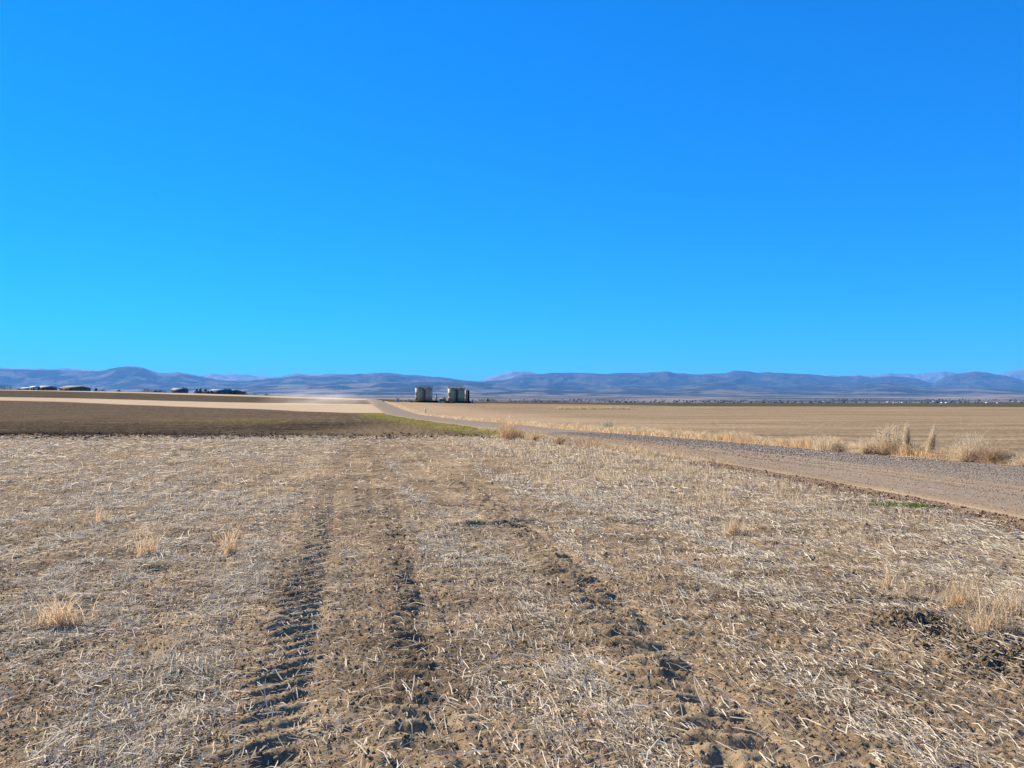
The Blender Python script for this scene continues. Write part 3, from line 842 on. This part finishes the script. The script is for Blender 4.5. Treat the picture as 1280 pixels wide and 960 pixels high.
# ------------------------------------------------------------------ houses on the left rise
HY = 600.0
def house(p0, p1, ptop, hip, mw, mr, lab, wallfrac=.5, depth=9.0, dy=0, chim=False, cat='house', name='house', pe=None):
    Y = HY+dy; X0, X1 = tx(p0, Y), tx(p1, Y); cx = (X0+X1)/2; W = (X1-X0)/2; D = depth/2
    g = zat(cx, Y)-.2; top = zpix(ptop, Y)-g; eave = zpix(pe, Y)-g
    t = empty(name, (cx, Y, g)); ov = .5
    MB().box(-W+ov, W-ov, -D+ov, D-ov, 0, eave).build('wall', mw, t)
    hx = (W-hip) if hip else W
    e = eave+.003; th = .18
    m = MB().add([(-W, -D, e), (W, -D, e), (W, D, e), (-W, D, e), (-hx, 0, top), (hx, 0, top), (-W, -D, e+th), (W, -D, e+th), (W, D, e+th), (-W, D, e+th)],
                 [(0, 3, 2, 1), (0, 1, 7, 6), (1, 2, 8, 7), (2, 3, 9, 8), (3, 0, 6, 9), (6, 7, 5, 4), (8, 9, 4, 5), (7, 8, 5), (9, 6, 4)])
    ro = m.build('roof', mr, t)
    if chim:
        MB().box(W*.3, W*.3+.9, .3, 1.1, top-1.2, top+.7).build('chimney', M_WALL2, ro)
    nw = max(2, int(W*2/3.6))
    zb = max(.8, eave-1.9)
    for k in range(nw):
        x = -W+ov+(k+.5)*(2*W-2*ov)/nw
        if k == nw//2:
            MB().box(x-.5, x+.5, -D+ov-.06, -D+ov-.004, .1, eave-.35).build('door', M_BARK, t)
        else:
            f = MB().box(x-.75, x+.75, -D+ov-.05, -D+ov-.004, zb-.1, zb+1.3).build('window', M_WHITE, t)
            MB().box(x-.62, x+.62, -D+ov-.09, -D+ov-.052, zb, zb+1.2).build('pane', M_GLASS, f)
    return tag(t, lab, cat, 'buildings on the left rise' if cat == 'house' else None)
house(27, 42.5, 484.2, 2, M_WALL1, M_WALL1, 'long low pale building, farthest left on the rise', .7, 8, 14, pe=485.6)
house(40, 48.5, 482.8, 0, M_WHITE, M_WHITE, 'white flat looking garage against the grey roofed house on the left rise', .8, 8, 0, pe=484.2)
house(48.8, 68, 482.0, 1.5, M_WALL2, M_ROOFG, 'grey roofed house right of the white garage on the left rise', .55, 10, 4, pe=485.0)
house(78, 109.5, 481.9, 4.0, M_WALL2, M_ROOFB, 'wide brown house with hipped roof standing alone on the left rise', .5, 12, 0, pe=485.2)
house(216.3, 233.5, 485.0, 0, M_WALL2, M_ROOFG, 'tall gabled house with blue grey roof alone on the rise', .55, 9, 0, True, pe=488.0)
house(265, 288, 486.3, 0, M_WALL2, M_ROOFG, 'long dark house with grey roof right of the conifers', .5, 10, 0, True, pe=488.8)
house(285, 300.5, 486.5, 4, M_WALL2, M_ROOFB, 'brown hip roofed wing at the right end of the long dark house', .5, 10, 6, pe=489.2)

# ------------------------------------------------------------------ trees
def tree(px, py_top, w_px, Y, lab, kind='conifer', cols=(C(.012, .018, .012), C(.05, .06, .035)), group='trees on the left rise', name=None):
    X = tx(px, Y); g = zat(X, Y)-.1; H = zpix(py_top, Y)-g; Wd = w_px*1.35/FPX*Y/2
    t = empty(name or ('conifer_tree' if kind == 'conifer' else 'bush' if kind == 'bush' else 'bare_tree'), (X, Y, g))
    m = MB().tube((0, 0, 0), (.05, 0, H*.5), .16+.01*H, .08, 8).tube((.05, 0, H*.5), (0, .05, H*.9), .08, .03, 6)
    for k in range(7):
        a = k*2.4; z = H*(.25+.09*k)
        m.tube((.03, 0, z), (.7*Wd*math.cos(a), .7*Wd*math.sin(a), z+H*(.15 if kind != 'conifer' else -.03)), .05, .015, 5)
    m.build('trunk', M_BARK, t)
    n = 900 if kind != 'bare' else 420
    z = rng.uniform(0, 1, n); a = rng.uniform(0, 2*np.pi, n)
    if kind == 'conifer':
        zz = .10+.9*z**1.25; env = np.minimum(1, (1-zz)*1.5)+.05
        rr = env*Wd*rng.uniform(.4, 1.12, n)*(1+.25*np.sin(a*3+zz*16))
    elif kind == 'bush':
        zz = .05+.95*z; env = np.sqrt(np.clip(1-(zz-.35)**2/.45, .03, 1)); rr = env*Wd*np.sqrt(rng.uniform(0, 1, n))*(1+.3*np.sin(a*2+3*zz))
    else:
        zz = .3+.7*z; env = np.sqrt(np.clip(1-(zz-.65)**2/.14, .03, 1)); rr = env*Wd*np.sqrt(rng.uniform(0, 1, n))*(1+.25*np.sin(a*3))
    p = np.stack([rr*np.cos(a), rr*np.sin(a), zz*H], 1)
    s = (.055 if kind != 'bare' else .03)*H*rng.uniform(.5, 1.3, n)
    u = unit(rng.normal(0, 1, (n, 3))); w2 = unit(np.cross(u, rng.normal(0, 1, (n, 3))))
    v = np.stack([p-u*s[:, None], p+w2*s[:, None]*.6, p+u*s[:, None], p-w2*s[:, None]*.6], 1).reshape(-1, 3)
    v[:, 2] = np.maximum(v[:, 2], .02)
    q = np.arange(n*4).reshape(-1, 4)
    mesh_obj('crown', v, q, M_LEAF, t, col=np.repeat(mix(cols[0], cols[1], rng.uniform(0, 1, n)), 4, 0))
    return tag(t, lab, 'bush' if kind == 'bush' else 'tree', group)
BR = (C(.05, .04, .035), C(.14, .11, .09))
tree(5.5, 481.2, 9, 610, 'dark bare tree, farther right of the two at the left picture edge', 'bare', BR)
tree(-1, 482.0, 9, 618, 'dark bare tree cut by the left picture edge', 'bare', BR)
tree(13, 482.4, 8, 606, 'pale twiggy bare tree just right of the dark bare trees', 'bare', (C(.12, .10, .09), C(.26, .22, .19)))
tree(24, 485.8, 5, 600, 'small round bush left of the long low pale building', 'bush', BR)
tree(120, 485.0, 4, 600, 'small dark conifer right of the wide brown house', 'conifer')
tree(128, 487.2, 9, 604, 'low flat bush right of the small dark conifer', 'bush', BR)
tree(148.5, 487.3, 5, 600, 'lone little bush midway between the brown house and the hedge bushes', 'bush', BR)
tree(183, 486.6, 13, 604, 'widest brown bush on the rise, left of the gabled house', 'bush', BR)
tree(195, 488.0, 5, 600, 'small dark bush, first of the three left of the gabled house', 'bush')
tree(200.5, 488.0, 6, 600, 'dark round bush, second of the three left of the gabled house', 'bush')
tree(206.5, 489.6, 4, 600, 'tiny bush, third of the three left of the gabled house', 'bush')
tree(246, 486.4, 4.5, 585, 'dark conifer, leftmost of the row left of the long dark house', 'conifer')
tree(250, 486.6, 5, 580, 'dark conifer touching the leftmost one of the row', 'conifer')
tree(257, 486.1, 6, 585, 'broadest dark conifer of the row, standing by itself', 'conifer')
tree(261, 488.4, 3.5, 588, 'short conifer between the broadest one and the long dark house', 'conifer')
tree(264.5, 488.0, 3.5, 582, 'short conifer right against the end of the long dark house', 'conifer')
tree(251, 484.8, 2.6, 610, 'thin tall tree top rising behind the touching conifers', 'bare', BR)
tree(303, 489.9, 4, 600, 'small dark shrub just right of the brown wing', 'bush')
tree(306, 489.6, 4, 596, 'small dark shrub, second right of the brown wing', 'bush')
tree(318, 491.8, 12, 600, 'long low hedge like bush on the slope of the rise', 'bush', BR)
tree(333, 492.2, 6, 600, 'last little bush at the right end of the rise', 'bush', BR)
tree(610, 498.2, 4.4, 640, 'dark lone conifer on the plain right of the tanks', 'conifer', group='trees right of the tanks')
tree(618.5, 500.6, 6, 640, 'dark round bush right of the lone conifer on the plain', 'bush', group='trees right of the tanks')

# ------------------------------------------------------------------ far town on the plain
def far_trees():
    n = 2600; Y = rng.uniform(3600, 9500, n); u = rng.uniform(-.12, .85, n)
    u = np.where(rng.uniform(0, 1, n) < .25, rng.uniform(-.85, -.12, n), u); X = u*Y
    k = fbm(X/900, Y/700, 3) > -.05; X, Y = X[k], Y[k]; n = len(X)
    Z = macro(X, Y)+sstep(3000, 8000, Y)*fbm(X/3000, Y/1800, 3)*16
    s = rng.uniform(4, 9, n)
    v = OCT[None]*rng.uniform(.6, 1.3, (n, 6, 1))*(s[:, None]*np.array([1.5, 1.5, 1.0]))[:, None, :]
    v += np.stack([X, Y, Z+s*.5], 1)[:, None]
    f = (OCF[None]+(np.arange(n)*6)[:, None, None]).reshape(-1, 3)
    return v.reshape(-1, 3), f, np.repeat(mix(C(.02, .024, .018), C(.07, .065, .045), rng.uniform(0, 1, n)), 6, 0)
v, f, c = far_trees()
tag(mesh_obj('town_trees', v, f, M_LEAF, col=c), 'dark belt of far trees about the town on the plain', 'trees', kind='stuff')
hw = []
for k in range(28):
    px = rng.choice([rng.uniform(640, 760), rng.uniform(1010, 1290), rng.uniform(1140, 1240)])
    Y = rng.uniform(4200, 7000); X = tx(px, Y)
    Z = zat(X, Y)+float(sstep(3000, 8000, np.array([Y]))[0]*fbm(np.array([X/3000]), np.array([Y/1800]), 3)[0]*16)
    W, D, H = rng.uniform(6, 15), rng.uniform(6, 11), rng.uniform(4, 7)
    t = empty('building', (X, Y, Z-.3), rng.uniform(-.5, .5))
    MB().box(-W, W, -D, D, 0, H).build('wall', M_WALL1 if k % 3 else M_WHITE, t)
    MB().add([(-W-.4, -D-.4, H+.01), (W+.4, -D-.4, H+.01), (W+.4, D+.4, H+.01), (-W-.4, D+.4, H+.01), (-W-.4, 0, H+3), (W+.4, 0, H+3)],
             [(0, 3, 2, 1), (0, 1, 5, 4), (2, 3, 4, 5), (1, 2, 5), (3, 0, 4)]).build('roof', M_ROOFB if k % 2 else M_WALL1, t)
    tag(t, 'tiny pale building of the far town on the plain below the mountains', 'building', 'pale buildings of the far town')

# ------------------------------------------------------------------ mountains
def ridge(name, pts, Y0, D0, D1, seed, jag, colfun, rows=110, du=.0016):
    """a range as a height field: crest profile (1280-pixel skyline), crest distance Y0, foot D0 in front, D1 behind"""
    pts = np.array(pts, float)
    u = np.arange(-1.05, 1.0501, du)
    prof = np.interp(u*FPX+640, pts[:, 0], pts[:, 1])
    hz = (HORIZ-prof)/FPX*Y0+EYE
    hz = hz + fbm(u*60+seed, u*0+seed, 5, gain=.6)*jag
    s = np.concatenate([np.linspace(-1, 0, rows)**1, np.linspace(0, 1, rows//3)[1:]])
    Ys = Y0+np.where(s < 0, s*D0, s*D1)
    U, SS = np.meshgrid(u, s); YY = np.repeat(Ys[:, None], len(u), 1)
    X = U*YY
    g = macro(X, YY)-20
    sh = np.where(SS < 0, (1+SS)**1.35, (1-SS)**1.0)
    n1 = 1-np.abs(fbm(X/(Y0*.085)+seed, YY/(Y0*.11), 5, gain=.55))*2
    n2 = fbm(X/(Y0*.03)+seed*2, YY/(Y0*.035), 4, gain=.6)
    env = np.sin(np.clip(np.abs(SS), 0, 1)*np.pi)
    rel = sh*(1+.30*(n1-.6)*env*1.6+.22*n2*env) + .06*n2*env
    rel = np.clip(rel, 0, None)
    Z = g+(hz[None, :]-g)*rel
    el = (Z-EYE)/YY; top = el.max(0); want = (hz-EYE)/Y0       # the slopes in front must not overtop the skyline
    k = np.minimum(1, want/np.maximum(top, 1e-6)); 
    Z = g+(Z-g)*np.where(SS < -.02, k[None, :], 1)
    cc = colfun(X, YY, Z, n1, n2)
    nr_, nc_ = Z.shape
    i0 = (np.arange(nr_-1)[:, None]*nc_+np.arange(nc_-1)[None]).ravel()
    q = np.stack([i0, i0+1, i0+nc_+1, i0+nc_], 1)
    o = mesh_obj(name, np.stack([X, YY, Z], -1).reshape(-1, 3), q, M_FAR, col=cc.reshape(-1, 3), smooth=True)
    return tag(o, kind='structure'), Z.max()

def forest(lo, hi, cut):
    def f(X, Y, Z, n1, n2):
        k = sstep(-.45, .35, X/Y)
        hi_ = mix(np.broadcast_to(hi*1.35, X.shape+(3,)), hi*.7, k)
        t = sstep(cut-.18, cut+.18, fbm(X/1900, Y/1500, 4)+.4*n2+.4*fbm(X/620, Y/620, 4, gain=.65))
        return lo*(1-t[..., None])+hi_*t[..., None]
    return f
far_pts = [(-460, 468), (-200, 461), (0, 459.5), (55, 461), (95, 460.5), (122, 463), (155, 463), (185, 464), (240, 472), (262, 467.5), (300, 468), (335, 471), (350, 471),
           (365, 467), (372, 465.8), (385, 468), (400, 467), (445, 468), (480, 472), (560, 478), (598, 476), (612, 471.5), (625, 467.5), (640, 464.2), (660, 464.2), (675, 468), (720, 472), (880, 472), (985, 467.5), (1000, 468),
           (1046, 469.5), (1089, 469.2), (1110, 467.2), (1131, 467), (1142, 468), (1174, 464.8), (1190, 465), (1215, 470), (1248, 468), (1264, 463.6), (1280, 462), (1400, 458), (1700, 466)]
main_pts = [(-460, 474), (-250, 466), (-80, 464), (0, 461.5), (30, 461.5), (55, 462.5), (95, 463), (110, 464), (125, 464), (140, 460.5), (155, 458), (168, 457.6), (178, 459), (187, 463), (196, 466), (210, 466.3), (222, 465.5), (235, 467.5), (248, 470),
            (270, 474), (300, 477), (340, 473), (370, 470), (400, 470), (440, 468.2), (465, 466.2), (482, 465.8), (500, 467.5), (530, 470), (556, 471.5), (575, 475), (600, 477), (630, 475), (652, 469), (675, 467.5), (690, 466.4), (705, 465.4), (720, 466.3), (755, 467.3),
            (770, 466.3), (800, 466.2), (835, 464.2), (845, 466), (870, 468.3), (885, 467.3), (905, 466.5), (920, 463.3), (935, 464), (945, 466), (960, 464.8), (988, 466.8), (1020, 468.5), (1046, 471), (1073, 469.3), (1089, 472), (1110, 470.5), (1126, 470.6), (1142, 473),
            (1166, 479), (1179, 472.3), (1195, 467), (1219, 464.5), (1237, 466), (1259, 470), (1280, 475.5), (1340, 470), (1500, 468), (1700, 474)]
foot_pts = [(-460, 488), (-100, 486), (0, 486), (120, 487), (300, 484.5), (340, 481), (400, 480.5), (430, 478.5), (450, 479), (475, 476.5), (494, 478), (546, 477), (580, 476.6), (605, 478.5), (650, 483), (690, 482), (740, 484), (790, 482),
            (840, 485), (870, 480), (900, 478), (940, 482), (980, 485), (1010, 481), (1060, 482), (1110, 478), (1150, 484), (1200, 486), (1240, 484.5), (1280, 486), (1400, 482), (1700, 486)]
low_pts = [(-460, 496), (0, 495), (300, 493), (400, 490), (500, 489.5), (600, 489), (660, 487.5), (720, 488), (780, 490), (850, 488), (900, 486.5), (1000, 491), (1060, 489), (1110, 486), (1160, 488), (1210, 485.5), (1260, 487), (1280, 488.5), (1500, 487), (1700, 492)]
zt = []
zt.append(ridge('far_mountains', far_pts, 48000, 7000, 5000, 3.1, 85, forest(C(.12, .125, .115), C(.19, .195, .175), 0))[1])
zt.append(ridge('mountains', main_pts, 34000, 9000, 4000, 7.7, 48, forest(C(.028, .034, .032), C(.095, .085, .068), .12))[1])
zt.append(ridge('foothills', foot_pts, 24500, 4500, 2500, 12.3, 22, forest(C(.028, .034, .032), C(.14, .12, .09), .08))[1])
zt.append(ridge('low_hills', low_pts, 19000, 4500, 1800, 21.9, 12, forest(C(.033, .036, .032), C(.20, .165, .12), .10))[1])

# ------------------------------------------------------------------ dust over the road and haze over everything
def box_obj(name, x0, x1, y0, y1, z0, z1, mat):
    c = ((x0+x1)/2, (y0+y1)/2, (z0+z1)/2)
    o = MB().box(x0-c[0], x1-c[0], y0-c[1], y1-c[1], z0-c[2], z1-c[2]).build(name, mat); o.location = c
    return o
m = bpy.data.materials.new('haze_air'); m.use_nodes = True; nt = m.node_tree
nt.nodes.remove(nt.nodes['Principled BSDF'])
pv = nt.nodes.new('ShaderNodeVolumePrincipled')
pv.inputs['Color'].default_value = (.17, .47, .95, 1); pv.inputs['Density'].default_value = 1.65e-5; pv.inputs['Anisotropy'].default_value = 0
nt.links.new(pv.outputs['Volume'], nt.nodes['Material Output'].inputs['Volume'])
tag(box_obj('haze', -140000, 140000, -3000, 66000, ZMIN-1, max(zt)+40, m), 'thin blue haze over the plain and mountains', 'haze', kind='stuff')

m = bpy.data.materials.new('road_dust'); m.use_nodes = True; nt = m.node_tree
nt.nodes.remove(nt.nodes['Principled BSDF'])
pv = nt.nodes.new('ShaderNodeVolumePrincipled'); pv.inputs['Color'].default_value = (.85, .76, .64, 1); pv.inputs['Anisotropy'].default_value = .3
tcn = nt.nodes.new('ShaderNodeTexCoord')
ln = nt.nodes.new('ShaderNodeVectorMath'); ln.operation = 'LENGTH'
nt.links.new(tcn.outputs['Object'], ln.inputs[0])
fo = nt.nodes.new('ShaderNodeMapRange'); fo.inputs['From Min'].default_value = .25; fo.inputs['From Max'].default_value = .95; fo.inputs['To Min'].default_value = 1; fo.inputs['To Max'].default_value = 0
nt.links.new(ln.outputs['Value'], fo.inputs['Value'])
nz = nt.nodes.new('ShaderNodeTexNoise'); nz.inputs['Scale'].default_value = 2.6; nz.inputs['Detail'].default_value = 4
nt.links.new(tcn.outputs['Object'], nz.inputs['Vector'])
nr2 = nt.nodes.new('ShaderNodeMapRange'); nr2.inputs['From Min'].default_value = .33; nr2.inputs['From Max'].default_value = .72; nr2.inputs['To Min'].default_value = 0; nr2.inputs['To Max'].default_value = .028
nt.links.new(nz.outputs['Fac'], nr2.inputs['Value'])
mu = nt.nodes.new('ShaderNodeMath'); mu.operation = 'MULTIPLY'
nt.links.new(fo.outputs['Result'], mu.inputs[0]); nt.links.new(nr2.outputs['Result'], mu.inputs[1])
nt.links.new(mu.outputs['Value'], pv.inputs['Density']); nt.links.new(pv.outputs['Volume'], nt.nodes['Material Output'].inputs['Volume'])
th = np.linspace(0, 2*np.pi, 24, endpoint=False)
dv, df = [], []
for k in range(1, 12):
    ph = -np.pi/2+np.pi*k/12
    dv += [(math.cos(ph)*math.cos(a), math.cos(ph)*math.sin(a), math.sin(ph)) for a in th]
for k in range(10):
    df += [(k*24+i, k*24+(i+1) % 24, (k+1)*24+(i+1) % 24, (k+1)*24+i) for i in range(24)]
df += [tuple(range(24))[::-1], tuple(range(240, 264))]
dX, dY = tx(402, 262), 262.0
dust = mesh_obj('dust_cloud', np.array(dv), df, m)
dust.location = (dX, dY, zat(dX, dY)+.9); dust.scale = (22, 26, 5.0)
tag(dust, 'pale dust drifting off the dirt road over the field', 'dust', kind='stuff')

# ------------------------------------------------------------------ sun, sky, camera
w = bpy.data.worlds.new('World'); S.world = w; w.use_nodes = True
nt = w.node_tree; bg = nt.nodes['Background']
sky = nt.nodes.new('ShaderNodeTexSky'); sky.sky_type = 'NISHITA'; sky.sun_disc = False
sky.sun_elevation = R(EL); sky.sun_rotation = R(-AZ); sky.altitude = 1500
sky.air_density = 1.0; sky.dust_density = 0.0; sky.ozone_density = 4.0
hs = nt.nodes.new('ShaderNodeHueSaturation'); hs.inputs['Saturation'].default_value = 1.25; hs.inputs['Value'].default_value = 1.0
gm = nt.nodes.new('ShaderNodeGamma'); gm.inputs['Gamma'].default_value = .6
tn = nt.nodes.new('ShaderNodeVectorMath'); tn.operation = 'MULTIPLY'; tn.inputs[1].default_value = (.015, .87, 1.78)
nt.links.new(sky.outputs['Color'], hs.inputs['Color']); nt.links.new(hs.outputs['Color'], gm.inputs['Color'])
nt.links.new(gm.outputs['Color'], tn.inputs[0]); nt.links.new(tn.outputs['Vector'], bg.inputs['Color'])
bg.inputs['Strength'].default_value = .10
L = bpy.data.lights.new('sun', 'SUN'); L.energy = 5.0; L.angle = R(.53); L.color = (1, .92, .80)
so_ = bpy.data.objects.new('sun', L); COL.objects.link(so_)
d = np.array([-math.sin(R(AZ))*math.cos(R(EL)), math.cos(R(AZ))*math.cos(R(EL)), math.sin(R(EL))])
from mathutils import Vector
so_.rotation_euler = Vector(d).to_track_quat('Z', 'Y').to_euler()
so_.location = (-20, 10, 30)

cam = bpy.data.cameras.new('camera'); cam.lens = FPX*36/1280; cam.sensor_width = 36; cam.clip_start = .1; cam.clip_end = 300000
co = bpy.data.objects.new('camera', cam); COL.objects.link(co)
co.location = (0, 0, EYE); co.rotation_euler = (R(90)+math.atan((HORIZ-480)/FPX), 0, 0)
S.camera = co
S.view_settings.view_transform = 'Standard'; S.view_settings.look = 'None'; S.view_settings.gamma = 1; S.view_settings.exposure = 1.2
S.cycles.volume_bounces = 1; S.cycles.volume_max_steps = 256; S.cycles.max_bounces = 6
S.cycles.use_denoising = True; S.cycles.denoising_prefilter = 'NONE'; S.cycles.denoising_input_passes = 'RGB_ALBEDO_NORMAL'
print('edges', np.round(near_edge, 1).tolist(), np.round(far_edge, 1).tolist())
print('strip', np.round(sb, 0).tolist(), np.round(st, 0).tolist(), 'bank', bank.tolist(), 'marker', unproj(531.8, 516.2))
print('mound', mound.tolist())
